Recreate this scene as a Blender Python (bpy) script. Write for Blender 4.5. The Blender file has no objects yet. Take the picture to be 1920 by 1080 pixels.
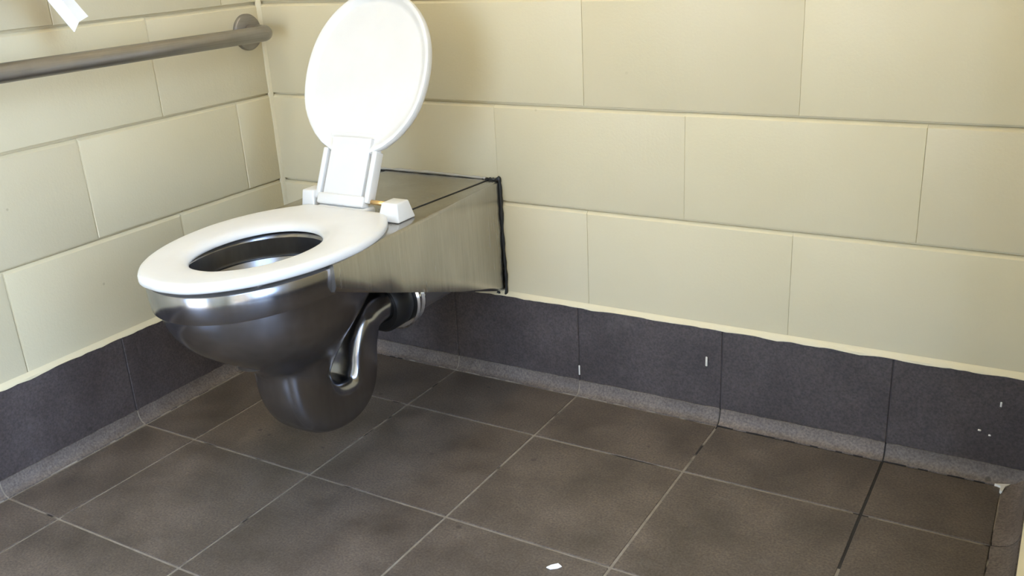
import bpy, bmesh, math, random
from mathutils import Vector, Matrix

random.seed(7)
S = bpy.context.scene
COL = S.collection

# ------------------------------------------------------------------ camera
cam_d = bpy.data.cameras.new('camera')
cam_d.sensor_width = 36.0
cam_d.lens = 1767.53 * 36.0 / 1920.0
cam_d.clip_start = 0.01
cam = bpy.data.objects.new('camera', cam_d)
cam.location = (1.6002, -1.5906, 0.9055)
cam.rotation_euler = (1.21379, 0.05284, 0.53287)
COL.objects.link(cam)
S.camera = cam

# ------------------------------------------------------------------ sky, sun, exposure
W = bpy.data.worlds.new('sky')
S.world = W
W.use_nodes = True
nt = W.node_tree
for n in list(nt.nodes):
    nt.nodes.remove(n)
out = nt.nodes.new('ShaderNodeOutputWorld')
bgn = nt.nodes.new('ShaderNodeBackground')
bgn.inputs['Color'].default_value = (0.46, 0.655, 1.0, 1)
bgn.inputs['Strength'].default_value = 1.0
nt.links.new(bgn.outputs[0], out.inputs[0])
SKY = bgn
SKY.inputs['Strength'].default_value = 11.0

sun_d = bpy.data.lights.new('sun', 'SUN')
sun_d.energy = 30.0
sun_d.angle = math.radians(1.0)
sun_d.color = (1.0, 0.88, 0.68)
sun = bpy.data.objects.new('sun', sun_d)
COL.objects.link(sun)
# the sun stands high to the left in front of the building: through the low front opening it reaches only the floor behind the camera
sun.rotation_euler = Vector((0.80, 0.25, -1.0)).to_track_quat('-Z', 'Y').to_euler()
S.cycles.max_bounces = 6
S.cycles.diffuse_bounces = 4
S.cycles.glossy_bounces = 3
S.cycles.transmission_bounces = 2
S.cycles.adaptive_threshold = 0.02

S.view_settings.view_transform = 'Standard'
S.view_settings.look = 'None'
S.view_settings.gamma = 1.0
S.view_settings.use_curve_mapping = False
S.view_settings.exposure = 0.1

# ------------------------------------------------------------------ helpers
def link(o, parent=None):
    COL.objects.link(o)
    if parent is not None:
        o.parent = parent
    return o

def mesh_from_bm(name, bm, mat=None, smooth=False):
    bmesh.ops.recalc_face_normals(bm, faces=bm.faces[:])
    me = bpy.data.meshes.new(name)
    bm.to_mesh(me)
    bm.free()
    if mat is not None:
        me.materials.append(mat)
    if smooth:
        for p in me.polygons:
            p.use_smooth = True
    return me

def obj(name, me, parent=None, loc=None):
    o = bpy.data.objects.new(name, me)
    if loc is not None:
        o.location = loc
    return link(o, parent)

def tag(o, label=None, cat=None, group=None, kind=None):
    if label: o['label'] = label
    if cat: o['category'] = cat
    if group: o['group'] = group
    if kind: o['kind'] = kind
    return o

def empty(name, loc=(0, 0, 0)):
    o = bpy.data.objects.new(name, None)
    o.empty_display_size = 0.05
    o.location = loc
    return link(o)

def bm_box(bm, lo, hi):
    vs = [bm.verts.new((x, y, z)) for x in (lo[0], hi[0]) for y in (lo[1], hi[1]) for z in (lo[2], hi[2])]
    for f in ((0, 1, 3, 2), (4, 6, 7, 5), (0, 4, 5, 1), (2, 3, 7, 6), (0, 2, 6, 4), (1, 5, 7, 3)):
        bm.faces.new([vs[i] for i in f])
    return vs

def bevel_all(bm, w, seg=2):
    bmesh.ops.bevel(bm, geom=bm.edges[:], offset=w, segments=seg, profile=0.5, affect='EDGES', clamp_overlap=True)

def box_me(name, lo, hi, mat, bev=0.0, seg=2, smooth=False):
    bm = bmesh.new()
    bm_box(bm, lo, hi)
    if bev:
        bevel_all(bm, bev, seg)
    return mesh_from_bm(name, bm, mat, smooth)

def loft_bm(bm, rings, closed=True, cap0=False, cap1=False):
    vr = [[bm.verts.new(p) for p in r] for r in rings]
    n = len(vr[0])
    for a, b in zip(vr[:-1], vr[1:]):
        for i in range(n if closed else n - 1):
            j = (i + 1) % n
            bm.faces.new((a[i], a[j], b[j], b[i]))
    if cap0: bm.faces.new(vr[0][::-1])
    if cap1: bm.faces.new(vr[-1])
    return vr

def smooth_by_angle(me, deg=35):
    bm = bmesh.new()
    bm.from_mesh(me)
    for f in bm.faces: f.smooth = True
    lim = math.radians(deg)
    for e in bm.edges:
        if len(e.link_faces) == 2 and e.calc_face_angle(0) > lim:
            e.smooth = False
    bm.to_mesh(me)
    bm.free()
    return me

def interp(pts, x):
    """piecewise cosine-free cubic (Catmull-Rom) interpolation of a table [(x, y)...]"""
    if x <= pts[0][0]: return pts[0][1]
    if x >= pts[-1][0]: return pts[-1][1]
    for i in range(len(pts) - 1):
        if pts[i][0] <= x <= pts[i + 1][0]:
            break
    p1, p2 = pts[i], pts[i + 1]
    h = p2[0] - p1[0]
    def slope(k):
        a = pts[max(k - 1, 0)]; b = pts[min(k + 1, len(pts) - 1)]
        return (b[1] - a[1]) / (b[0] - a[0])
    t = (x - p1[0]) / h
    m1, m2 = slope(i) * h, slope(i + 1) * h
    return (2*t**3 - 3*t**2 + 1) * p1[1] + (t**3 - 2*t**2 + t) * m1 + (-2*t**3 + 3*t**2) * p2[1] + (t**3 - t**2) * m2

def catmull(P, n):
    """resample a polyline of tuples through a Catmull-Rom spline"""
    outp = []
    for i in range(len(P) - 1):
        p0 = P[max(i - 1, 0)]; p1 = P[i]; p2 = P[i + 1]; p3 = P[min(i + 2, len(P) - 1)]
        for k in range(n):
            t = k / n
            outp.append(tuple(0.5 * ((2 * b) + (-a + c) * t + (2*a - 5*b + 4*c - d) * t*t + (-a + 3*b - 3*c + d) * t**3)
                              for a, b, c, d in zip(p0, p1, p2, p3)))
    outp.append(P[-1])
    return outp

# ------------------------------------------------------------------ materials
def new_mat(name):
    m = bpy.data.materials.new(name)
    m.use_nodes = True
    t = m.node_tree
    b = next(n for n in t.nodes if n.type == 'BSDF_PRINCIPLED')
    return m, t, b

def N(t, typ, **kw):
    n = t.nodes.new(typ)
    for k, v in kw.items():
        setattr(n, k, v)
    return n

def coords(t, scale=(1, 1, 1), world=True):
    mp = N(t, 'ShaderNodeMapping')
    mp.inputs['Scale'].default_value = scale
    if world:
        g = N(t, 'ShaderNodeNewGeometry')
        t.links.new(g.outputs['Position'], mp.inputs['Vector'])
    else:
        g = N(t, 'ShaderNodeTexCoord')
        t.links.new(g.outputs['Object'], mp.inputs['Vector'])
    return mp.outputs[0]

def noise(t, vec, scale, detail=3, rough=0.55):
    n = N(t, 'ShaderNodeTexNoise')
    n.inputs['Scale'].default_value = scale
    n.inputs['Detail'].default_value = detail
    n.inputs['Roughness'].default_value = rough
    t.links.new(vec, n.inputs['Vector'])
    return n.outputs['Fac']

def ramp(t, fac, stops):
    r = N(t, 'ShaderNodeValToRGB')
    e = r.color_ramp.elements
    while len(e) < len(stops): e.new(0.5)
    for el, (p, c) in zip(e, stops):
        el.position = p
        el.color = (*c, 1) if len(c) == 3 else c
    t.links.new(fac, r.inputs[0])
    return r.outputs[0]

def mix(t, fac, a, b, mode='MIX'):
    m = N(t, 'ShaderNodeMix', data_type='RGBA', blend_type=mode)
    for sock, v in ((m.inputs[0], fac), (m.inputs[6], a), (m.inputs[7], b)):
        if hasattr(v, 'is_output') or isinstance(v, bpy.types.NodeSocket):
            t.links.new(v, sock)
        elif isinstance(v, (int, float)):
            sock.default_value = v
        else:
            sock.default_value = (*v, 1)
    return m.outputs[2]

def math_n(t, op, a, b=0.0, c=None):
    m = N(t, 'ShaderNodeMath', operation=op)
    for i, v in enumerate((a, b, c)):
        if v is None: continue
        if isinstance(v, bpy.types.NodeSocket): t.links.new(v, m.inputs[i])
        else: m.inputs[i].default_value = v
    return m.outputs[0]

def bump(t, b, height, strength, dist):
    n = N(t, 'ShaderNodeBump')
    n.inputs['Strength'].default_value = strength
    n.inputs['Distance'].default_value = dist
    t.links.new(height, n.inputs['Height'])
    t.links.new(n.outputs[0], b.inputs['Normal'])

def xyz(t):
    g = N(t, 'ShaderNodeNewGeometry')
    s = N(t, 'ShaderNodeSeparateXYZ')
    t.links.new(g.outputs['Position'], s.inputs[0])
    return s.outputs

def mat_paint():
    m, t, b = new_mat('cream_block_paint')
    v = coords(t)
    big = noise(t, v, 2.3, 3)
    base = ramp(t, big, [(0.3, (0.632, 0.550, 0.355)), (0.7, (0.682, 0.598, 0.405))])
    # each block takes the paint a little differently
    oi = N(t, 'ShaderNodeObjectInfo')
    tint = ramp(t, oi.outputs['Random'], [(0.0, (0.96, 0.955, 0.95)), (1.0, (1.03, 1.03, 1.02))])
    col = mix(t, 1.0, base, tint, 'MULTIPLY')
    # small dings and flecks
    vo = N(t, 'ShaderNodeTexVoronoi')
    vo.inputs['Scale'].default_value = 16.0
    t.links.new(v, vo.inputs['Vector'])
    fl = ramp(t, vo.outputs['Distance'], [(0.035, (1, 1, 1)), (0.06, (0, 0, 0))])
    gate = ramp(t, noise(t, v, 5.0, 2), [(0.52, (0, 0, 0)), (0.60, (1, 1, 1))])
    fleck = math_n(t, 'MULTIPLY', fl, gate)
    col = mix(t, math_n(t, 'MULTIPLY', fleck, 0.6), col, (0.33, 0.26, 0.15))
    # rusty run on the left wall beneath the paper holder
    X, Y, Z = xyz(t)
    wob = math_n(t, 'MULTIPLY', math_n(t, 'SUBTRACT', noise(t, v, 14.0, 2), 0.5), 0.05)
    dy = math_n(t, 'ABSOLUTE', math_n(t, 'ADD', math_n(t, 'ADD', Y, 0.520), wob))
    run = ramp(t, dy, [(0.0, (1, 1, 1)), (0.03, (0, 0, 0))])
    up = ramp(t, Z, [(0.765, (0, 0, 0)), (0.80, (1, 1, 1))])
    onleft = math_n(t, 'LESS_THAN', X, 0.02)
    rf = math_n(t, 'MULTIPLY', math_n(t, 'MULTIPLY', run, up), onleft)
    col = mix(t, math_n(t, 'MULTIPLY', rf, 0.42), col, (0.42, 0.30, 0.16))
    t.links.new(col, b.inputs['Base Color'])
    b.inputs['Roughness'].default_value = 0.42
    b.inputs['Specular IOR Level'].default_value = 0.4
    peel = noise(t, v, 210.0, 2)
    roll = noise(t, coords(t, (60, 60, 6)), 1.0, 2)
    hgt = math_n(t, 'ADD', peel, math_n(t, 'MULTIPLY', roll, 0.8))
    bump(t, b, hgt, 0.25, 0.0012)
    return m

def mat_tile(name, c0, c1, rough=0.55, spec=0.4, wet=0.0, mott=9.0):
    m, t, b = new_mat(name)
    v = coords(t)
    n1 = noise(t, v, mott, 5, 0.65)
    base = ramp(t, n1, [(0.30, c0), (0.72, c1)])
    oi = N(t, 'ShaderNodeObjectInfo')
    tint = ramp(t, oi.outputs['Random'], [(0.0, (0.90, 0.90, 0.90)), (1.0, (1.10, 1.08, 1.06))])
    col = mix(t, 1.0, base, tint, 'MULTIPLY')
    # fine grit
    n2 = noise(t, v, 260.0, 2)
    col = mix(t, 0.75, col, ramp(t, n2, [(0.3, (0.55, 0.55, 0.55)), (0.7, (1.35, 1.35, 1.35))]), 'MULTIPLY')
    # pale scuffs and dark spots
    sc = ramp(t, noise(t, coords(t, (6, 18, 6)), 1.6, 4, 0.7), [(0.62, (0, 0, 0)), (0.74, (1, 1, 1))])
    col = mix(t, math_n(t, 'MULTIPLY', sc, 0.22), col, (0.20, 0.175, 0.15))
    vo = N(t, 'ShaderNodeTexVoronoi')
    vo.inputs['Scale'].default_value = 11.0
    t.links.new(v, vo.inputs['Vector'])
    sp = ramp(t, vo.outputs['Distance'], [(0.04, (1, 1, 1)), (0.065, (0, 0, 0))])
    col = mix(t, math_n(t, 'MULTIPLY', sp, 0.55), col, (0.018, 0.015, 0.013))
    t.links.new(col, b.inputs['Base Color'])
    r = ramp(t, n1, [(0.3, (rough - 0.1,) * 3), (0.7, (rough + 0.08,) * 3)])
    t.links.new(r, b.inputs['Roughness'])
    b.inputs['Specular IOR Level'].default_value = spec
    bump(t, b, math_n(t, 'ADD', n2, math_n(t, 'MULTIPLY', n1, 0.7)), 0.22, 0.0012)
    return m

def mat_grout():
    m, t, b = new_mat('floor_grout')
    v = coords(t)
    n1 = noise(t, v, 30.0, 4, 0.7)
    col = ramp(t, n1, [(0.3, (0.17, 0.14, 0.108)), (0.7, (0.30, 0.255, 0.20))])
    # lengths where the grout has washed out and dirt fills the joint
    g = ramp(t, noise(t, v, 5.5, 3, 0.7), [(0.58, (0, 0, 0)), (0.63, (1, 1, 1))])
    X, Y, Z = xyz(t)
    a = math_n(t, 'LESS_THAN', math_n(t, 'ABSOLUTE', math_n(t, 'SUBTRACT', X, 1.3846)), 0.012)
    a = math_n(t, 'MULTIPLY', a, math_n(t, 'GREATER_THAN', Y, -0.36))
    g = math_n(t, 'MAXIMUM', g, a)
    c2 = math_n(t, 'MULTIPLY', math_n(t, 'GREATER_THAN', Y, -0.034), math_n(t, 'GREATER_THAN', X, 1.08))
    g = math_n(t, 'MAXIMUM', g, c2)
    col = mix(t, g, col, (0.022, 0.018, 0.015))
    t.links.new(col, b.inputs['Base Color'])
    b.inputs['Roughness'].default_value = 0.85
    return m

def mat_steel(name, rough, base=(0.60, 0.59, 0.58), stain=0.0, streak=(240, 240, 8), bs=0.05):
    m, t, b = new_mat(name)
    b.inputs['Metallic'].default_value = 1.0
    v = coords(t, streak)
    n1 = noise(t, v, 1.0, 3, 0.6)
    n2 = noise(t, coords(t, (14, 14, 5)), 1.0, 4, 0.65)
    c = mix(t, ramp(t, n2, [(0.35, (0, 0, 0)), (0.75, (stain,) * 3)]), base, tuple(x * 0.62 for x in base))
    c = mix(t, 0.6, c, ramp(t, n1, [(0.3, (0.74, 0.74, 0.74)), (0.7, (1.0, 1.0, 1.0))]), 'MULTIPLY')
    t.links.new(c, b.inputs['Base Color'])
    r = math_n(t, 'ADD', math_n(t, 'MULTIPLY', n1, 0.08), math_n(t, 'ADD', rough - 0.04, math_n(t, 'MULTIPLY', n2, 0.10 * (1 if stain else 0.3))))
    t.links.new(r, b.inputs['Roughness'])
    bump(t, b, n1, bs, 0.0006)
    return m

def mat_plain(name, col, rough, spec=0.5, bscale=90.0, bstr=0.05, metallic=0.0):
    m, t, b = new_mat(name)
    v = coords(t, world=False)
    n1 = noise(t, v, 12.0, 3)
    c = ramp(t, n1, [(0.3, tuple(x * 0.94 for x in col)), (0.7, col)])
    t.links.new(c, b.inputs['Base Color'])
    b.inputs['Roughness'].default_value = rough
    b.inputs['Specular IOR Level'].default_value = spec
    b.inputs['Metallic'].default_value = metallic
    bump(t, b, noise(t, v, bscale, 2), bstr, 0.001)
    return m

M_PAINT = mat_paint()
M_FLOOR = mat_tile('brown_floor_tile', (0.062, 0.048, 0.037), (0.134, 0.105, 0.083), 0.50, 0.45)
M_BASE = mat_tile('charcoal_base_tile', (0.046, 0.0360, 0.0335), (0.077, 0.0610, 0.057), 0.50, 0.5)
M_COVE = mat_tile('grey_cove_tile', (0.105, 0.082, 0.067), (0.172, 0.140, 0.118), 0.6, 0.4, mott=14)
M_GROUT = mat_grout()
M_WGROUT = mat_plain('dark_wall_grout', (0.06, 0.05, 0.05), 0.9)
M_STEEL = mat_steel('brushed_stainless_steel', 0.20, base=(0.54, 0.52, 0.49), stain=0.5)
M_BOWL = mat_steel('polished_stainless_steel', 0.16, base=(0.37, 0.37, 0.39), stain=0.25, streak=(60, 60, 10), bs=0.04)
M_BASIN = mat_steel('dull_basin_steel', 0.24, base=(0.36, 0.35, 0.345), stain=0.7, streak=(60, 60, 10), bs=0.04)
M_RAIL = mat_steel('satin_stainless_steel', 0.36, base=(0.38, 0.36, 0.345), stain=0.3, streak=(300, 8, 300))
M_WHITE = mat_plain('white_plastic', (0.72, 0.70, 0.66), 0.32, 0.5, 60, 0.02)
M_PAPER = mat_plain('white_paper', (0.90, 0.91, 0.92), 0.9, 0.2, 200, 0.1)
M_BRASS = mat_plain('brass_pin', (0.75, 0.50, 0.22), 0.35, 0.5, 60, 0.02, 1.0)
M_RUBBER = mat_plain('black_rubber', (0.012, 0.012, 0.013), 0.45)
M_CHROME = mat_plain('chrome_ring', (0.75, 0.75, 0.76), 0.10, 0.5, 60, 0.01, 1.0)
M_GREYPIPE = mat_plain('grey_waste_pipe', (0.16, 0.15, 0.155), 0.5)
M_SEAL = mat_plain('black_sealant', (0.010, 0.010, 0.010), 0.45)
M_CAULK = mat_plain('pale_grey_sealant', (0.46, 0.43, 0.37), 0.5)
M_CEIL = mat_plain('white_ceiling_paint', (0.78, 0.77, 0.72), 0.7)
M_CONC = mat_plain('pale_concrete', (0.46, 0.45, 0.43), 0.85)
M_LOWBOUNCE = mat_plain('low_bounce_dark_grey', (0.085, 0.085, 0.09), 0.9)
M_BLOCKER = mat_plain('sky_blocker_grey', (0.24, 0.22, 0.18), 0.9)
M_DROP = mat_plain('cream_paint_drip', (0.70, 0.67, 0.60), 0.5)

m_w, t_w, b_w = new_mat('bowl_water')
b_w.inputs['Base Color'].default_value = (0.75, 0.82, 0.85, 1)
b_w.inputs['Roughness'].default_value = 0.02
b_w.inputs['Transmission Weight'].default_value = 0.9
b_w.inputs['IOR'].default_value = 1.33
bump(t_w, b_w, noise(t_w, coords(t_w), 20.0, 2), 0.05, 0.002)
M_WATER = m_w

# ------------------------------------------------------------------ room constants
XR = 1.618           # face of the short wall on the right
YF = -2.05           # front wall
HC = 2.60            # ceiling
T = 0.30363          # floor tile pitch
XL = 0.1701          # first long joint from the left wall
YB = -0.2065         # first cross joint from the back wall
CD, CH = 0.0229, 0.0282     # cove depth and height
ZB = 0.1978          # top of the tile base, first block bed
BP = 0.006           # base tile proud of the block face
ZV = 2.1978        # top of the left wall; the gap above is added to let daylight in
NIB = -0.76          # free end of the short wall

# ------------------------------------------------------------------ floor
def slab(name, boxes, mat, kind='structure'):
    bm = bmesh.new()
    for lo, hi in boxes:
        bm_box(bm, lo, hi)
    o = obj(name, mesh_from_bm(name, bm, mat))
    tag(o, kind=kind)
    return o

floor = slab('floor', [((-0.19, YF - 0.19, -0.15), (XR, 0.19, -0.0016))], M_GROUT)
CR = 0.043   # the cove on the right is deeper
xs = [CD + 0.0028] + [XL + T * k for k in range(5)] + [XR - CR]
ys = [-CD - 0.0015] + [YB - T * k for k in range(8)] + [YF]
tile_cache = {}
def floor_tile(x0, x1, y0, y1):
    g = 0.0021
    sx, sy = round(x1 - x0 - 2 * g, 4), round(y0 - y1 - 2 * g, 4)
    if sx < 0.01 or sy < 0.01: return
    key = (sx, sy)
    if key not in tile_cache:
        tile_cache[key] = box_me('floor_tile', (-sx/2, -sy/2, -0.009), (sx/2, sy/2, 0.0), M_FLOOR, 0.0011, 2)
    o = obj('floor_tile', tile_cache[key], floor, ((x0 + x1)/2, (y0 + y1)/2, random.uniform(-0.0004, 0.0002)))
    o.rotation_euler = (random.uniform(-1, 1) * 0.0012, random.uniform(-1, 1) * 0.0012, random.uniform(-1, 1) * 0.002)
for i in range(len(xs) - 1):
    for j in range(len(ys) - 1):
        wide = i == len(xs) - 2 and ys[j] < NIB - 0.02
        floor_tile(xs[i], XR if wide else xs[i+1], ys[j], ys[j+1])

# ------------------------------------------------------------------ block walls
block_cache = {}
def block_me(length, height, gv, gh, bv):
    key = (round(length, 3), round(height, 3), gv, gh, bv)
    if key not in block_cache:
        l, h = length - gv, height - gh
        bm = bmesh.new()
        bm_box(bm, (0, 0, 0), (l, 0.09, h))
        def edge(z):
            return [e for e in bm.edges if abs(e.verts[0].co.x - e.verts[1].co.x) > 0.01 and max(v.co.y for v in e.verts) < 0.001
                    and all(abs(v.co.z - z) < 1e-4 for v in e.verts)]
        bmesh.ops.bevel(bm, geom=edge(h), offset=0.0056, segments=1, profile=0.5, affect='EDGES')     # paint-filled upper arris
        bmesh.ops.bevel(bm, geom=edge(0), offset=0.0012, segments=2, profile=0.5, affect='EDGES')
        ver = [e for e in bm.edges if abs(e.verts[0].co.z - e.verts[1].co.z) > 0.05 and max(v.co.y for v in e.verts) < 0.001]
        bmesh.ops.bevel(bm, geom=ver, offset=bv, segments=2, profile=0.5, affect='EDGES')
        block_cache[key] = smooth_by_angle(mesh_from_bm('block', bm, M_PAINT), 28)
    return block_cache[key]

def lay_wall(parent, origin, rz, joints_even, joints_odd, u0, u1, gv, ztop=HC - 0.02, z0=ZB, gh=0.0055, bv=0.0014):
    """blocks with their face on local y = 0, u along local x; joints at given phase, 0.4 m apart"""
    k = 0
    z = z0
    while z < ztop - 0.02:
        h = min(0.2, ztop - z)
        ph = joints_odd if k % 2 else joints_even
        us = [u0]
        u = ph - 0.4 * math.ceil((ph - u0) / 0.4)
        while u < u1 - 0.02:
            if u > u0 + 0.02: us.append(u)
            u += 0.4
        us.append(u1)
        for a, b in zip(us[:-1], us[1:]):
            me = block_me(b - a, h, gv, gh, bv)
            dz = 0.0 if k else 0.0
            p = Matrix.Rotation(rz, 3, 'Z') @ Vector((a + gv/2, random.uniform(-0.0006, 0.0006), 0))
            o = obj('block', me, parent, (origin[0] + p.x, origin[1] + p.y, z + gh/2 + random.uniform(-0.0006, 0.0006)))
            o.rotation_euler = (0, 0, rz)
        z += 0.2
        k += 1

MD = 0.0095   # how far the mortar lies behind the block face
wall_back = slab('wall_back', [((-0.2, MD, -0.02), (XR + 0.19, 0.19, HC))], M_PAINT)
lay_wall(wall_back, (0, 0), 0, 0.4, 0.2, 0.0, XR, 0.0003)
wall_left = slab('wall_left', [((-0.19, YF - 0.19, -0.02), (-MD, MD, ZV))], M_PAINT)
# local +x of the left wall runs along -y : rotate by -90 degrees would turn the face; use +90 and start at the front
lay_wall(wall_left, (0, YF), math.radians(90), (-YF - 0.3077), (-YF - 0.1077), 0.0, -YF - 0.003, 0.0003, ztop=ZV, bv=0.0060)
# painted mortar bead up the corner
bm = bmesh.new()
rows = []
for i in range(60):
    z = ZB + (HC - ZB) * i / 59
    r = 0.0075 + random.uniform(-0.0012, 0.0012)
    rows.append([(-0.002, -r - 0.001, z), (0.0012, -r, z), (0.0030, -0.0034, z), (r * 0.75, -0.0010, z), (r * 0.75 + 0.001, 0.002, z), (-0.002, 0.002, z)])
loft_bm(bm, rows, True, True, True)
obj('mortar_bead', smooth_by_angle(mesh_from_bm('mortar_bead', bm, M_PAINT), 60), wall_left)
wall_right = slab('wall_right', [((XR + MD, NIB + MD, -0.02), (XR + 0.19, MD, HC))], M_PAINT)
lay_wall(wall_right, (XR, -0.006), math.radians(-90), 0.2, 0.4, 0.0, -NIB - 0.006, 0.0050)
# the short wall ends at the doorway in which the camera stands; lintel and far jamb
slab('wall_right_jamb', [((XR, YF - 0.19, -0.02), (XR + 0.19, -1.95, HC)), ((XR, -1.95, 2.15), (XR + 0.19, NIB, HC))], M_PAINT)
# front wall behind the camera; its low opening is shaped to let light in
DX0, DX1, DZ = 0.12, 0.85, 1.20
slab('wall_front', [((-0.19, YF - 0.19, -0.02), (DX0, YF, HC)), ((DX1, YF - 0.19, -0.02), (XR, YF, HC)),
                    ((DX0, YF - 0.19, DZ), (DX1, YF, HC))], M_PAINT)
slab('ceiling', [((-0.47, YF - 0.19, HC), (XR + 0.19, 0.19, HC + 0.08))], M_CEIL)  # left overhang is added to keep the sun out of the gap
# added unseen wall outside the doorway, masks the sky from the back wall
slab('sky_blocker_wall', [((2.90, -7.0, -0.02), (3.05, -1.80, 2.70))], M_BLOCKER)
slab('low_bounce_ground', [((XR + 0.19, YF - 0.19, -0.12), (14, 9, -0.02))], M_LOWBOUNCE)  # made-up dark ground, keeps warm bounce out of the right doorway
slab('ground', [((-9, YF - 14, -0.12), (14, YF - 0.19, -0.02)), ((XR, -1.95, -0.12), (XR + 0.19, NIB, -0.002)), ((-9, YF - 0.19, -0.12), (-0.19, 9, -0.02))], M_CONC)

# ------------------------------------------------------------------ painted fillet over the tile base
def fillet(parent, pts_fn, length):
    n = int(length / 0.012)
    bm = bmesh.new()
    rows = []
    drop = 0.0
    for i in range(n + 1):
        u = length * i / n
        drop = 0.75 * drop + 0.25 * random.uniform(-0.005, 0.006)
        prof = [(0.0, 0.004), (0.002, 0.001), (BP + 0.0012, -0.0035), (BP + 0.0018, -0.0055 - max(drop, -0.001)), (0.0, -0.010)]
        rows.append([pts_fn(u, d, ZB + z) for d, z in prof])
    loft_bm(bm, rows, closed=False)
    me = mesh_from_bm('paint_fillet', bm, M_PAINT)
    return obj('paint_fillet', smooth_by_angle(me, 40), parent)
fillet(wall_back, lambda u, d, z: (u, -d, z), XR)
fillet(wall_left, lambda u, d, z: (d, -u, z), -YF)
fillet(wall_right, lambda u, d, z: (XR - d, -u, z), -NIB)

# ------------------------------------------------------------------ tile base and cove
def piece_run(name, joints, place, CD=CD):
    """backing + base tiles + cove tiles; place(u, d, z) maps run / out-of-wall / up to the room"""
    bm = bmesh.new()
    def bx(bm, u0, u1, d0, d1, z0, z1):
        c = [place(u, d, z) for u in (u0, u1) for d in (d0, d1) for z in (z0, z1)]
        lo = [min(p[i] for p in c) for i in range(3)]; hi = [max(p[i] for p in c) for i in range(3)]
        bm_box(bm, lo, hi)
    u0, u1 = joints[0], joints[-1]
    bx(bm, u0, u1, 0.0, BP - 0.0022, -0.004, ZB - 0.007)
    root = obj(name, mesh_from_bm(name, bm, M_WGROUT))
    tag(root, kind='structure')
    # grout bed that shows in the joints of the cove
    bm = bmesh.new()
    pr = [(0.0, -0.003), (0.0, CH - 0.001)]
    for k in range(6):
        an = math.radians(90 * k / 5)
        pr.append((BP + 0.0012 + (CD - BP - 0.0012) * (1 - math.cos(an)), (CH - 0.0012) * (1 - math.sin(an)) + 0.0004))
    pr.append((CD, -0.003))
    loft_bm(bm, [[place(u, d, z) for d, z in pr] for u in (u0, u1)], True, True, True)
    obj('cove_grout', smooth_by_angle(mesh_from_bm('cove_grout', bm, M_GROUT), 30), root)
    for a, b in zip(joints[:-1], joints[1:]):
        g, gc = 0.0010, 0.0014
        off = random.uniform(-0.0007, 0.0007)
        bm = bmesh.new()
        bx(bm, a + g, b - g, 0.0, BP + off, CH - 0.003, ZB - 0.0065)
        bevel_all(bm, 0.0012, 2)
        obj('base_tile', mesh_from_bm('base_tile', bm, M_BASE), root)
        # concave cove piece with a slightly chipped lower edge
        bm = bmesh.new()
        n = max(2, int((b - a) / 0.015))
        rows = []
        for i in range(n + 1):
            u = a + gc + (b - a - 2 * gc) * i / n
            ch = random.uniform(-0.0009, 0.0012)
            tp = random.uniform(-0.0008, 0.0008)
            pr = [(0.0, -0.003), (0.0, CH + tp)]
            for k in range(6):
                an = math.radians(90 * k / 5)
                pr.append((BP + 0.0018 + (CD + ch - BP - 0.0018) * (1 - math.cos(an)), (CH + tp) * (1 - math.sin(an)) + 0.0012))
            pr.append((CD + ch, -0.003))
            rows.append([place(u, d, z) for d, z in pr])
        loft_bm(bm, rows, closed=True, cap0=True, cap1=True)
        obj('cove_tile', smooth_by_angle(mesh_from_bm('cove_tile', bm, M_COVE), 30), root)
    return root
jx = [0.0] + [XL + T * k for k in range(5)] + [XR]
jy = [0.0] + [-YB + T * k for k in range(8)] + [-YF]
baseboard_back = piece_run('baseboard_back', jx, lambda u, d, z: (u, -d, z))
baseboard_left = piece_run('baseboard_left', jy, lambda u, d, z: (d, -u, z))
baseboard_right = piece_run('baseboard_right', [0.0] + [-YB + T * k for k in range(3)] + [-NIB], lambda u, d, z: (XR - d, -u, z), CR)

# paint drips left on the base tiles
def drip(parent, x, z, w, h, y=-BP - 0.0012):
    bm = bmesh.new()
    bm_box(bm, (x - w/2, y - 0.0012, z - h/2), (x + w/2, y + 0.001, z + h/2))
    bevel_all(bm, min(w, h) * 0.3, 2)
    obj('paint_drip', mesh_from_bm('paint_drip', bm, M_DROP, True), parent)
drip(baseboard_back, 1.0515, 0.124, 0.0042, 0.020)
drip(baseboard_back, 0.7775, 0.052, 0.0036, 0.022)
drip(baseboard_back, 1.5555, 0.142, 0.003, 0.009)
drip(baseboard_back, 1.529, 0.088, 0.005, 0.003)
drip(baseboard_back, 1.545, 0.082, 0.004, 0.003)

# smear of white sealant in the cove corner on the right
bm = bmesh.new()
P = [(XR - CR - 0.012, -CD - 0.003), (XR - CR + 0.004, -CD + 0.003), (XR - CR + 0.012, -CD + 0.007), (XR - CR + 0.004, -CD - 0.006), (XR - CR + 0.001, -CD - 0.024), (XR - CR - 0.003, -CD - 0.022), (XR - CR - 0.003, -CD - 0.007)]
h0 = [bm.verts.new((x, y, -0.001)) for x, y in P]
h1 = [bm.verts.new((x, y, 0.0045)) for x, y in P]
bm.faces.new(h1)
for i in range(len(P)):
    bm.faces.new((h0[i], h0[(i+1) % len(P)], h1[(i+1) % len(P)], h1[i]))
sm = obj('sealant_smear', mesh_from_bm('sealant_smear', bm, M_DROP), baseboard_right)
sm['label'] = 'smear of white sealant'

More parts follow.
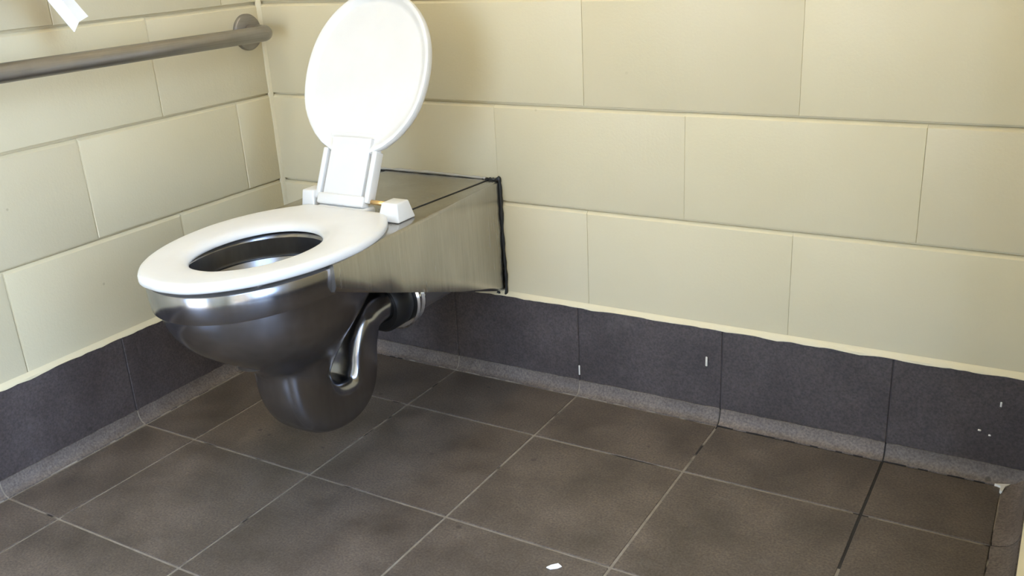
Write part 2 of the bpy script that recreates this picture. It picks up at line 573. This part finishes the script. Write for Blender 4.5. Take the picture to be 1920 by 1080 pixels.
# ------------------------------------------------------------------ the toilet
XC = 0.467
toilet = empty('toilet', (XC, -0.30, 0.0))
tag(toilet, 'stainless steel wall-hung toilet with white plastic seat and raised lid', 'toilet')
def part(name, me, parent=toilet):
    o = bpy.data.objects.new(name, me)
    COL.objects.link(o)
    o.parent = parent
    root = Vector((0, 0, 0))
    if parent is toilet or (parent is not None and parent.parent is toilet):
        root = -Vector(toilet.location) if parent is toilet else Vector((0, 0, 0))
    if parent is toilet:
        o.location = root
    return o

HT = 0.441
# wedge-shaped housing: box at the wall, its underside rising to the rim band
def housing():
    bm = bmesh.new()
    stations = [(0.0, 0.292, 0.604, 0.199), (-0.18, 0.291, 0.613, 0.263), (-0.36, 0.296, 0.622, 0.327), (-0.40, 0.298, 0.6235, 0.341)]
    stations.append((-0.545, 0.306, 0.630, 0.392))
    w_ = 0.028
    vr = [[bm.verts.new(p) for p in ((xa, y, zb), (xa + w_, y, zb), (xb - w_, y, zb), (xb, y, zb), (xb, y, HT), (xb - w_, y, HT), (xa + w_, y, HT), (xa, y, HT))]
          for y, xa, xb, zb in stations]
    for k, (a, b) in enumerate(zip(vr[:-1], vr[1:])):
        for i in range(8):
            if k == len(vr) - 2 and i in (1, 5): continue       # open in front: the basin sits between the cheeks
            bm.faces.new((a[i], a[(i+1) % 8], b[(i+1) % 8], b[i]))
    bm.faces.new(vr[0])
    bm.faces.new([vr[-1][i] for i in (2, 3, 4, 5)])
    bm.faces.new([vr[-1][i] for i in (6, 7, 0, 1)])
    def outer(e, low):
        zs = [v.co.z for v in e.verts]
        zok = (max(zs) < HT - 0.01) if low else (min(zs) > HT - 0.001)
        return abs(e.verts[0].co.y - e.verts[1].co.y) > 0.03 and zok and (min(v.co.x for v in e.verts) > 0.603 or max(v.co.x for v in e.verts) < 0.307)
    bmesh.ops.bevel(bm, geom=[e for e in bm.edges if outer(e, True)], offset=0.011, segments=4, profile=0.5, affect='EDGES')
    bmesh.ops.bevel(bm, geom=[e for e in bm.edges if outer(e, False)], offset=0.0055, segments=3, profile=0.5, affect='EDGES')
    return smooth_by_angle(mesh_from_bm('housing', bm, M_STEEL), 40)
hous = part('housing', housing())
# folded top sheet, its seam running from the wall corner in towards the hinge
bm = bmesh.new()
lo = [(0.318, -0.002), (0.576, -0.002), (0.552, -0.305), (0.345, -0.305)]
v0 = [bm.verts.new((x, y, HT - 0.002)) for x, y in lo]
v1 = [bm.verts.new((x, y, HT + 0.0016)) for x, y in lo]
bm.faces.new(v1)
for i in range(4):
    bm.faces.new((v0[i], v0[(i+1) % 4], v1[(i+1) % 4], v1[i]))
bevel_all(bm, 0.0012, 2)
part('top_sheet', mesh_from_bm('top_sheet', bm, M_STEEL))
bm = bmesh.new()
def strip(bm, a, b, w, z):
    a, b = Vector((*a, z)), Vector((*b, z))
    n = Vector((-(b - a).y, (b - a).x, 0)).normalized() * w / 2
    vs = [a - n, a + n, b + n, b - n]
    lo_ = [bm.verts.new(p - Vector((0, 0, 0.002))) for p in vs]; hi_ = [bm.verts.new(p + Vector((0, 0, 0.0012))) for p in vs]
    bm.faces.new(hi_)
    for i in range(4):
        bm.faces.new((lo_[i], lo_[(i+1) % 4], hi_[(i+1) % 4], hi_[i]))
strip(bm, (0.579, -0.001), (0.555, -0.305), 0.0032, HT)
part('seam', mesh_from_bm('seam', bm, M_SEAL))

# black sealant bead where the housing meets the wall, pale bead along the top
def bead(name, pts, r, mat, wob=0.3):
    P = catmull(pts, 10)
    bm = bmesh.new()
    rings = []
    for i, p in enumerate(P):
        a = Vector(P[max(i-1, 0)]); b = Vector(P[min(i+1, len(P)-1)])
        d = (b - a).normalized()
        u = d.orthogonal().normalized() if abs(d.y) > 0.9 else d.cross(Vector((0, 1, 0))).normalized()
        w = d.cross(u)
        rr = r * (1 + random.uniform(-wob, wob))
        rings.append([Vector(p) + rr * (math.cos(t_) * u + math.sin(t_) * w) for t_ in [k * math.pi / 4 for k in range(8)]])
    loft_bm(bm, rings, True, True, True)
    return part(name, mesh_from_bm(name, bm, mat, True))
bead('side_sealant', [(0.565, -0.003, HT + 0.001), (0.596, -0.003, HT + 0.002), (0.606, -0.003, HT - 0.004), (0.606, -0.003, 0.32), (0.607, -0.003, 0.2), (0.585, -0.003, 0.197)], 0.0036, M_SEAL)
bead('top_sealant', [(0.29, -0.002, HT + 0.004), (0.42, -0.002, HT + 0.005), (0.50, -0.002, HT + 0.004), (0.572, -0.002, HT + 0.003)], 0.0026, M_CAULK, 0.55)
bead('back_seam', [(0.29, -0.006, HT + 0.0005), (0.43, -0.006, HT + 0.0005), (0.57, -0.006, HT + 0.0005)], 0.0022, M_SEAL)

# egg outlines -------------------------------------------------------
SEAT_W = [(-0.748, 0.0), (-0.744, 0.034), (-0.735, 0.057), (-0.715, 0.084), (-0.68, 0.115), (-0.63, 0.141), (-0.58, 0.157), (-0.53, 0.165),
          (-0.48, 0.166), (-0.43, 0.158), (-0.39, 0.144), (-0.35, 0.121), (-0.318, 0.094)]
def egg(n=96, y_tip=-0.748, y_mid=-0.50, y_back=-0.27, w=0.166, pf=2.15, pb=2.0):
    """closed outline, superellipse halves in front of and behind the widest line"""
    P = []
    for i in range(n):
        a = 2 * math.pi * i / n
        c, s = math.cos(a), math.sin(a)
        if s < 0:
            y = y_mid - (y_mid - y_tip) * abs(s) ** (2 / pf); x = w * math.copysign(abs(c) ** (2 / pf), c)
        else:
            y = y_mid + (y_back - y_mid) * abs(s) ** (2 / pb); x = w * math.copysign(abs(c) ** (2 / pb), c)
        P.append((x, y))
    return P
def ring3(P, z, grow=0.0, cx=None, cy=None):
    cx = XC if cx is None else cx
    out_ = []
    n = len(P)
    for i, (x, y) in enumerate(P):
        if grow:
            ax, ay = P[i-1]; bx_, by_ = P[(i+1) % n]
            nx, ny = (by_ - ay), -(bx_ - ax)
            l = math.hypot(nx, ny) or 1
            x2, y2 = x + grow * nx / l, y + grow * ny / l
        else:
            x2, y2 = x, y
        out_.append((cx + x2, y2, z))
    return out_

# rim band, rim top and outer bowl ----------------------------------
BAND = egg(y_tip=-0.737, y_mid=-0.50, y_back=-0.30, w=0.157, pf=2.16, pb=2.2)
HOLE = egg(y_tip=-0.677, y_mid=-0.545, y_back=-0.419, w=0.103)
bm = bmesh.new()
loft_bm(bm, [ring3(HOLE, 0.428), ring3(HOLE, 0.4345, 0.004), ring3(BAND, 0.4345, -0.006), ring3(BAND, 0.433, -0.002), ring3(BAND, 0.430, 0.0),
             ring3(BAND, 0.410, -0.001), ring3(BAND, 0.388, -0.0035), ring3(BAND, 0.386, -0.005), ring3(BAND, 0.3855, -0.020)])
rim = part('rim', smooth_by_angle(mesh_from_bm('rim', bm, M_BOWL), 40))

def egg_sec(z, ya, yb, hw, ym=0.52, p=2.1):
    mid = ya + (yb - ya) * ym
    return [(XC + x, y, z) for x, y in egg(y_tip=ya, y_mid=mid, y_back=yb, w=hw, pf=p, pb=p)]
OUT = [(0.398, -0.7240, -0.310, 0.1490), (0.384, -0.7235, -0.310, 0.1485), (0.370, -0.7215, -0.315, 0.1465), (0.345, -0.711, -0.335, 0.1420), (0.315, -0.689, -0.365, 0.1300),
       (0.288, -0.656, -0.388, 0.1130), (0.264, -0.620, -0.402, 0.0940), (0.241, -0.587, -0.408, 0.0760), (0.216, -0.565, -0.424, 0.0620),
       (0.186, -0.553, -0.442, 0.0540), (0.156, -0.540, -0.452, 0.0490), (0.130, -0.515, -0.46, 0.0400)]
# trap: flat-sided U bend with rounded edges, rising behind to the outlet
TR = [(-0.508, 0.225, 0.056, 0.052), (-0.504, 0.178, 0.055, 0.052), (-0.486, 0.140, 0.053, 0.051), (-0.450, 0.116, 0.048, 0.050), (-0.405, 0.110, 0.045, 0.049),
      (-0.372, 0.124, 0.042, 0.048), (-0.356, 0.157, 0.039, 0.047), (-0.348, 0.196, 0.037, 0.046), (-0.330, 0.228, 0.034, 0.045), (-0.300, 0.243, 0.033, 0.044),
      (-0.265, 0.245, 0.035, 0.043), (-0.235, 0.243, 0.038, 0.042)]
tr = catmull(TR, 5)
bm = bmesh.new()
secs = catmull(OUT, 4)
loft_bm(bm, [egg_sec(*c) for c in secs], cap0=True, cap1=True)
rings = []
for i, (y, z, th, hx) in enumerate(tr):
    a = tr[max(i-1, 0)]; b = tr[min(i+1, len(tr)-1)]
    d = Vector((0, b[0]-a[0], b[1]-a[1])).normalized()
    nrm = Vector((0, -d.z, d.y))
    rr = []
    k_pow = 2.0 / 4.0 if i < len(tr) * 0.75 else 2.0 / 2.4
    for k in range(32):
        t_ = 2 * math.pi * k / 32
        c, sn = math.cos(t_), math.sin(t_)
        px = hx * math.copysign(abs(c) ** k_pow, c); pn = th * math.copysign(abs(sn) ** k_pow, sn)
        rr.append(Vector((XC + px, y, z)) + nrm * pn)
    rings.append(rr)
loft_bm(bm, rings, True, True, True)
# weld bowl and trap into one continuous skin, soften the weld, then part them again along the seam
raw = mesh_from_bm('bowl_raw', bm, M_BOWL)
tmp = bpy.data.objects.new('bowl_raw', raw)
COL.objects.link(tmp)
rm = tmp.modifiers.new('remesh', 'REMESH')
rm.mode = 'VOXEL'
rm.voxel_size = 0.0030
dg = bpy.context.evaluated_depsgraph_get()
dg.update()
skin = bpy.data.meshes.new_from_object(tmp.evaluated_get(dg))
bpy.data.objects.remove(tmp)
bm = bmesh.new()
bm.from_mesh(skin)
bpy.data.meshes.remove(skin)
for _ in range(14):
    bmesh.ops.smooth_vert(bm, verts=[v for v in bm.verts if v.co.z < 0.384], factor=0.5, use_axis_x=True, use_axis_y=True, use_axis_z=True)
bm.normal_update()
bmesh.ops.delete(bm, geom=[f for f in bm.faces if f.normal.z > 0.75 and f.calc_center_median().z > 0.390], context='FACES')
bm.verts.ensure_lookup_table()
bm.verts.index_update()
vn = [v.normal.copy() for v in bm.verts]
def is_trap(c):
    return c.z < 0.190 or (c.y > -0.405 and c.z < 0.285 and c.y > -0.405 + (c.z - 0.19) * 0.55)
def subset(name, want):
    idx, vs_, fs_, nn_ = {}, [], [], []
    for f in bm.faces:
        if is_trap(f.calc_center_median()) != want: continue
        ff = []
        for v in f.verts:
            if v.index not in idx:
                idx[v.index] = len(vs_); vs_.append(v.co[:]); nn_.append(vn[v.index])
            ff.append(idx[v.index])
        fs_.append(ff)
    me = bpy.data.meshes.new(name)
    me.from_pydata(vs_, [], fs_)
    me.materials.append(M_BOWL)
    for p in me.polygons: p.use_smooth = True
    me.normals_split_custom_set_from_vertices(nn_)
    return part(name, me)
subset('bowl', False)
subset('trap', True)
bm.free()
# inner bowl: upright lip, then a flared shelf and the dished basin
bm = bmesh.new()
INN = [ring3(HOLE, 0.428), ring3(HOLE, 0.404, 0.0025), ring3(HOLE, 0.398, 0.003), ring3(HOLE, 0.397, 0.010), ring3(HOLE, 0.392, 0.010), ring3(HOLE, 0.391, 0.004),
       ring3(HOLE, 0.370, -0.008), ring3(HOLE, 0.340, -0.025), ring3(HOLE, 0.310, -0.043), ring3(HOLE, 0.285, -0.055), ring3(HOLE, 0.255, -0.062)]
loft_bm(bm, INN, cap1=True)
inner = part('basin', smooth_by_angle(mesh_from_bm('basin', bm, M_BASIN), 50))
bm = bmesh.new()
wr = ring3(HOLE, 0.290, -0.054)
vs = [bm.verts.new(p) for p in wr]
bm.faces.new(vs)
part('water', mesh_from_bm('water', bm, M_WATER))

# outlet: rubber collar with chrome ring, grey pipe into the wall
def tube(name, c, y0, y1, prof, mat, parent=toilet):
    """lathe about a y-parallel axis through c=(x,z): prof = [(t in 0..1, radius)]"""
    bm = bmesh.new()
    rings = []
    for t_, r in prof:
        y = y0 + (y1 - y0) * t_
        rings.append([(c[0] + r * math.cos(a), y, c[1] + r * math.sin(a)) for a in [2 * math.pi * k / 40 for k in range(40)]])
    loft_bm(bm, rings, True, True, True)
    return part(name, smooth_by_angle(mesh_from_bm(name, bm, mat), 40), parent)
OC = (XC, 0.240)
tube('outlet_collar', OC, -0.262, -0.206, [(0, 0.040), (0.0, 0.050), (0.15, 0.056), (0.8, 0.056), (1, 0.050), (1, 0.04)], M_RUBBER)
tube('clamp_ring', OC, -0.212, -0.184, [(0, 0.045), (0, 0.063), (0.12, 0.067), (0.25, 0.065), (0.40, 0.059), (0.75, 0.059), (0.88, 0.064), (1, 0.063), (1, 0.045)], M_CHROME)
tube('waste_pipe', OC, -0.188, 0.0, [(0, 0.045), (0, 0.050), (0.9, 0.050), (1, 0.050)], M_GREYPIPE)

# ------------------------------------------------------------------ seat with hinges
def spart(name, me, root):
    o = bpy.data.objects.new(name, me)
    COL.objects.link(o)
    o.parent = root
    if root.parent is None:
        o.location = -Vector(root.location)
    return o
def seat_outline(n=96, cy=-0.543, yb=-0.311):
    ys_ = [-0.748 + (yb + 0.748) * (1 - math.cos(math.pi / 2 * k / 60)) for k in range(61)]
    half = [(0.0, -0.748)] + [(interp(SEAT_W, y), y) for y in ys_[1:]] + [(0.0, yb)]
    P_ = []
    for i in range(n):
        a = 2 * math.pi * i / n
        dx, dy = abs(math.cos(a)), math.sin(a)
        best = None
        for p, q in zip(half[:-1], half[1:]):
            ex, ey = q[0] - p[0], q[1] - p[1]
            det = -dx * ey + dy * ex
            if abs(det) < 1e-12: continue
            rx, ry = p[0], p[1] - cy
            t_ = (-rx * ey + ry * ex) / det
            u_ = (dx * ry - dy * rx) / det
            if t_ > 0 and -1e-6 <= u_ <= 1 + 1e-6:
                best = t_ if best is None else max(best, t_)
        P_.append((math.copysign(dx, math.cos(a)) * best, cy + dy * best))
    return P_
OUTER = seat_outline()
INNER = egg(y_tip=-0.663, y_mid=-0.543, y_back=-0.424, w=0.091, pf=2.1, pb=2.1)
bm = bmesh.new()
def lerp_ring(f, z):
    return [(XC + a[0] + (b[0]-a[0]) * f, a[1] + (b[1]-a[1]) * f, z) for a, b in zip(INNER, OUTER)]
sr = [lerp_ring(0.03, 0.4385), lerp_ring(0.0, 0.4400), lerp_ring(0.0, 0.4430), lerp_ring(0.03, 0.4470), lerp_ring(0.09, 0.4505), lerp_ring(0.17, 0.4528), lerp_ring(0.30, 0.4540), lerp_ring(0.55, 0.4550),
      lerp_ring(0.86, 0.4556), lerp_ring(0.935, 0.4550), lerp_ring(0.98, 0.4525), lerp_ring(1.0, 0.4485), lerp_ring(1.0, 0.4430), lerp_ring(0.97, 0.4405)]
sr.append(sr[0])
vr = [[bm.verts.new(p) for p in r] for r in sr[:-1]]
vr.append(vr[0])
n = len(vr[0])
for a, b in zip(vr[:-1], vr[1:]):
    for i in range(n):
        j = (i + 1) % n
        bm.faces.new((a[i], a[j], b[j], b[i]))
seat = part('seat', smooth_by_angle(mesh_from_bm('seat', bm, M_WHITE), 55))
seat['label'] = 'white plastic seat ring'
for sx, sy in ((0.10, -0.64), (-0.10, -0.64), (0.125, -0.44), (-0.125, -0.44)):
    spart('bumper', box_me('bumper', (XC + sx - 0.009, sy - 0.014, 0.4346), (XC + sx + 0.009, sy + 0.014, 0.4415), M_WHITE, 0.002), seat)

def tapered(lo, hi, inset, bev=0.003):
    bm = bmesh.new()
    vs = bm_box(bm, lo, hi)
    c = Vector([(a + b) / 2 for a, b in zip(lo, hi)])
    for v in vs:
        if v.co.z > c.z:
            v.co.x += inset[0] if v.co.x < c.x else -inset[0]
            v.co.y += inset[1] if v.co.y < c.y else -inset[1]
    bevel_all(bm, bev, 3)
    return smooth_by_angle(mesh_from_bm('hinge_block', bm, M_WHITE), 40)
hb_l = spart('hinge_block', tapered((0.3570, -0.318, HT + 0.0006), (0.3890, -0.270, 0.4800), (0.002, 0.006)), seat)
hb_r = spart('hinge_block', tapered((0.5480, -0.330, HT + 0.0006), (0.5960, -0.278, 0.4750), (0.007, 0.008)), seat)
# rear lug of the ring between the hinge blocks
spart('hinge_lug', box_me('hinge_lug', (0.398, -0.322, HT + 0.002), (0.512, -0.286, 0.4555), M_WHITE, 0.004, 3), seat)
# brass pin through the hinge
bm = bmesh.new()
rings = []
for x in (0.497, 0.556):
    rings.append([(x, -0.297 + 0.0045 * math.cos(a), 0.4650 + 0.0045 * math.sin(a)) for a in [2 * math.pi * k / 16 for k in range(16)]])
loft_bm(bm, rings, True, True, True)
pin = spart('hinge_pin', mesh_from_bm('hinge_pin', bm, M_BRASS, True), seat)
pin['label'] = 'bare brass hinge pin'

# ------------------------------------------------------------------ lid, leaning back
LT = math.radians(25.5)
LW = [(0.088, 0.040), (0.100, 0.066), (0.118, 0.091), (0.140, 0.111), (0.170, 0.1295), (0.210, 0.1400), (0.250, 0.1420), (0.290, 0.1360), (0.325, 0.1225), (0.355, 0.1010), (0.378, 0.0740), (0.392, 0.0450), (0.399, 0.0)]
def lid_outline(n=40):
    R = []
    for i in range(n + 1):
        s = i / n
        v = 0.088 + (0.399 - 0.088) * (1 - (1 - s) ** 2.2)
        R.append((max(interp(LW, v), 0.0), v))
    R[-1] = (0.0, 0.399)
    pts = [(u, v) for u, v in R]
    pts += [(-u, v) for u, v in R[-2::-1]]
    return pts            # from right neck up around to left neck, open at the bottom
LO = lid_outline()
def inset_poly(P, d):
    # shrink towards the middle of the egg, the same width all round
    return [(u * (1 - d / 0.142), 0.235 + (v - 0.235) * (1 - d / (0.164 if v > 0.235 else 0.147))) for u, v in P]
def lr(P, y): return [(u, y, v) for u, v in P]
bm = bmesh.new()
i1, i2, i3, i4 = inset_poly(LO, 0.003), inset_poly(LO, 0.0065), inset_poly(LO, 0.010), inset_poly(LO, 0.016)
loft_bm(bm, [lr(inset_poly(LO, 0.006), 0.009), lr(inset_poly(LO, 0.002), 0.007), lr(LO, 0.003), lr(LO, -0.005), lr(inset_poly(LO, 0.0015), -0.0078), lr(i2, -0.0085), lr(i3, -0.0068), lr(i4, -0.0010), lr(inset_poly(LO, 0.022), 0.0)],
        True, True, True)
lid = part('lid', smooth_by_angle(mesh_from_bm('lid', bm, M_WHITE), 40))
lid.location = Vector((0.449, -0.300, 0.462)) - Vector(toilet.location)
lid.rotation_euler = (-LT, 0, 0)        # local z runs up the lid, local -y faces the room
lid['label'] = 'raised white plastic lid with narrow neck'
# neck: shallow channel with side ribs and a rolled bottom edge
o = obj('neck', box_me('neck', (-0.0600, -0.0005, 0.004), (0.0625, 0.006, 0.130), M_WHITE, 0.002), lid)
for s in (-1, 1):
    bm = bmesh.new()
    # side rib, deep towards the back
    bm_box(bm, (s * 0.0580 - 0.0055, -0.0105, 0.000), (s * 0.0580 + 0.0055, 0.012, 0.097))
    bevel_all(bm, 0.003, 3)
    obj('rib', smooth_by_angle(mesh_from_bm('rib', bm, M_WHITE), 40), lid)
o = obj('neck_plate', box_me('neck_plate', (-0.0455, -0.0088, 0.006), (0.0455, 0.003, 0.119), M_WHITE, 0.0012), lid)
bm = bmesh.new()
bm_box(bm, (-0.0540, -0.015, -0.010), (0.0560, 0.006, 0.011))
bevel_all(bm, 0.004, 3)
obj('hinge_roll', smooth_by_angle(mesh_from_bm('hinge_roll', bm, M_WHITE), 40), lid)

# ------------------------------------------------------------------ grab rail on the left wall
rail = empty('grab_rail', (0.0, -0.048, 0.739))
tag(rail, 'satin stainless steel grab rail along the left wall', 'grab rail')
path = [(0.004, -0.048, 0.739), (0.03, -0.048, 0.739)]
R_ = 0.042
for k in range(1, 10):
    a = math.radians(90 * k / 9)
    path.append((0.038 + R_ * math.sin(a), -0.048 - R_ * (1 - math.cos(a)), 0.739))
path += [(0.080, -0.16, 0.7393), (0.080, -0.5, 0.740), (0.080, -0.9, 0.741), (0.080, -1.02, 0.741)]
for k in range(1, 10):
    a = math.radians(90 * k / 9)
    path.append((0.080 - R_ * (1 - math.cos(a)), -1.02 - R_ * math.sin(a), 0.741))
path += [(0.030, -1.062, 0.741), (0.004, -1.062, 0.741)]
def sweep(name, path, r, mat, parent, n=24):
    bm = bmesh.new()
    rings = []
    for i, p in enumerate(path):
        a = Vector(path[max(i-1, 0)]); b = Vector(path[min(i+1, len(path)-1)])
        d = (b - a).normalized()
        w = Vector((0, 0, 1)); u = d.cross(w).normalized(); w = u.cross(d)
        rings.append([Vector(p) + r * (math.cos(2*math.pi*k/n) * u + math.sin(2*math.pi*k/n) * w) for k in range(n)])
    loft_bm(bm, rings, True, True, True)
    return spart(name, smooth_by_angle(mesh_from_bm(name, bm, mat), 50), parent)
sweep('tube', path, 0.0162, M_RAIL, rail)
for y, z in ((-0.048, 0.739), (-1.062, 0.741)):
    bm = bmesh.new()
    rings = []
    for x, r in ((0.0, 0.0390), (0.006, 0.0390), (0.009, 0.0375), (0.0105, 0.034), (0.012, 0.018)):
        rings.append([(x, y + r * math.cos(2*math.pi*k/48), z + r * math.sin(2*math.pi*k/48)) for k in range(48)])
    loft_bm(bm, rings, True, True, True)
    spart('flange', smooth_by_angle(mesh_from_bm('flange', bm, M_RAIL), 35), rail)

# ------------------------------------------------------------------ paper holder above the rail (mostly out of view) and its hanging tail
holder = empty('paper_dispenser', (0.0, -0.70, 0.93))
tag(holder, 'steel paper dispenser on the left wall above the grab rail', 'dispenser')
spart('case', box_me('case', (0.001, -0.84, 0.93), (0.125, -0.58, 1.20), M_RAIL, 0.012, 3, False), holder)
spart('lip', box_me('lip', (0.03, -0.83, 0.918), (0.127, -0.59, 0.932), M_RAIL, 0.003), holder)

def paper():
    # V-folded strip hanging slantwise: two narrow faces meeting in a fold, the lower ends torn at different lengths
    top = [Vector((0.120, -0.645, 0.934)), Vector((0.129, -0.623, 0.934)), Vector((0.112, -0.599, 0.934))]
    low = [Vector((0.120, -0.552, 0.7935)), Vector((0.129, -0.5470, 0.8085)), Vector((0.112, -0.5145, 0.8150))]
    nb = Vector((0.0007, 0.0004, 0.0004))
    bm = bmesh.new()
    rings = []
    for i in range(11):
        f = i / 10
        pts = [a.lerp(b, f) + Vector((0.0012 * math.sin(5 * f + 1), 0, 0)) for a, b in zip(top, low)]
        rings.append([p + nb for p in pts] + [p - nb for p in reversed(pts)])
    loft_bm(bm, rings, True, True, True)
    return mesh_from_bm('paper_tail', bm, M_PAPER)
pt = obj('paper_tail', paper())
tag(pt, 'folded white paper strip hanging slantwise above the grab rail', 'paper')

# ------------------------------------------------------------------ scrap on the floor
bm = bmesh.new()
P = [(-0.011, -0.004), (-0.004, -0.007), (0.006, -0.003), (0.012, 0.003), (0.006, 0.007), (-0.006, 0.004)]
lo_ = [bm.verts.new((x, y, 0.0004)) for x, y in P]
hi_ = [bm.verts.new((x * 0.92, y * 0.92, 0.0022 + 0.0015 * math.sin(i * 2.1))) for i, (x, y) in enumerate(P)]
bm.faces.new(lo_[::-1]); bm.faces.new(hi_)
for i in range(len(P)):
    bm.faces.new((lo_[i], lo_[(i+1) % len(P)], hi_[(i+1) % len(P)], hi_[i]))
sc = obj('paper_scrap', mesh_from_bm('paper_scrap', bm, M_PAPER), None, (1.004, -0.548, 0.0))
sc.rotation_euler = (0, 0, math.radians(15))
tag(sc, 'tiny torn white paper scrap lying on the brown floor tiles', 'litter')

# ------------------------------------------------------------------ added batten lamp out of view, warm fill for the back wall
lamp = empty('added_fill_lamp', (0.42, -0.95, HC - 0.07))
tag(lamp, 'added unseen batten lamp giving warm fill light from the ceiling', 'lamp')
spart('fill_lamp_body', box_me('fill_lamp_body', (0.34, -1.57, HC - 0.030), (0.50, -0.33, HC), M_WHITE, 0.006, 2), lamp)
m_e, t_e, b_e = new_mat('fill_lamp_diffuser')
b_e.inputs['Base Color'].default_value = (0.9, 0.88, 0.82, 1)
b_e.inputs['Emission Color'].default_value = (1.0, 0.86, 0.60, 1)
b_e.inputs['Emission Strength'].default_value = 24.0
spart('diffuser', box_me('diffuser', (0.36, -1.55, HC - 0.070), (0.48, -0.35, HC - 0.031), m_e, 0.012, 3, True), lamp)
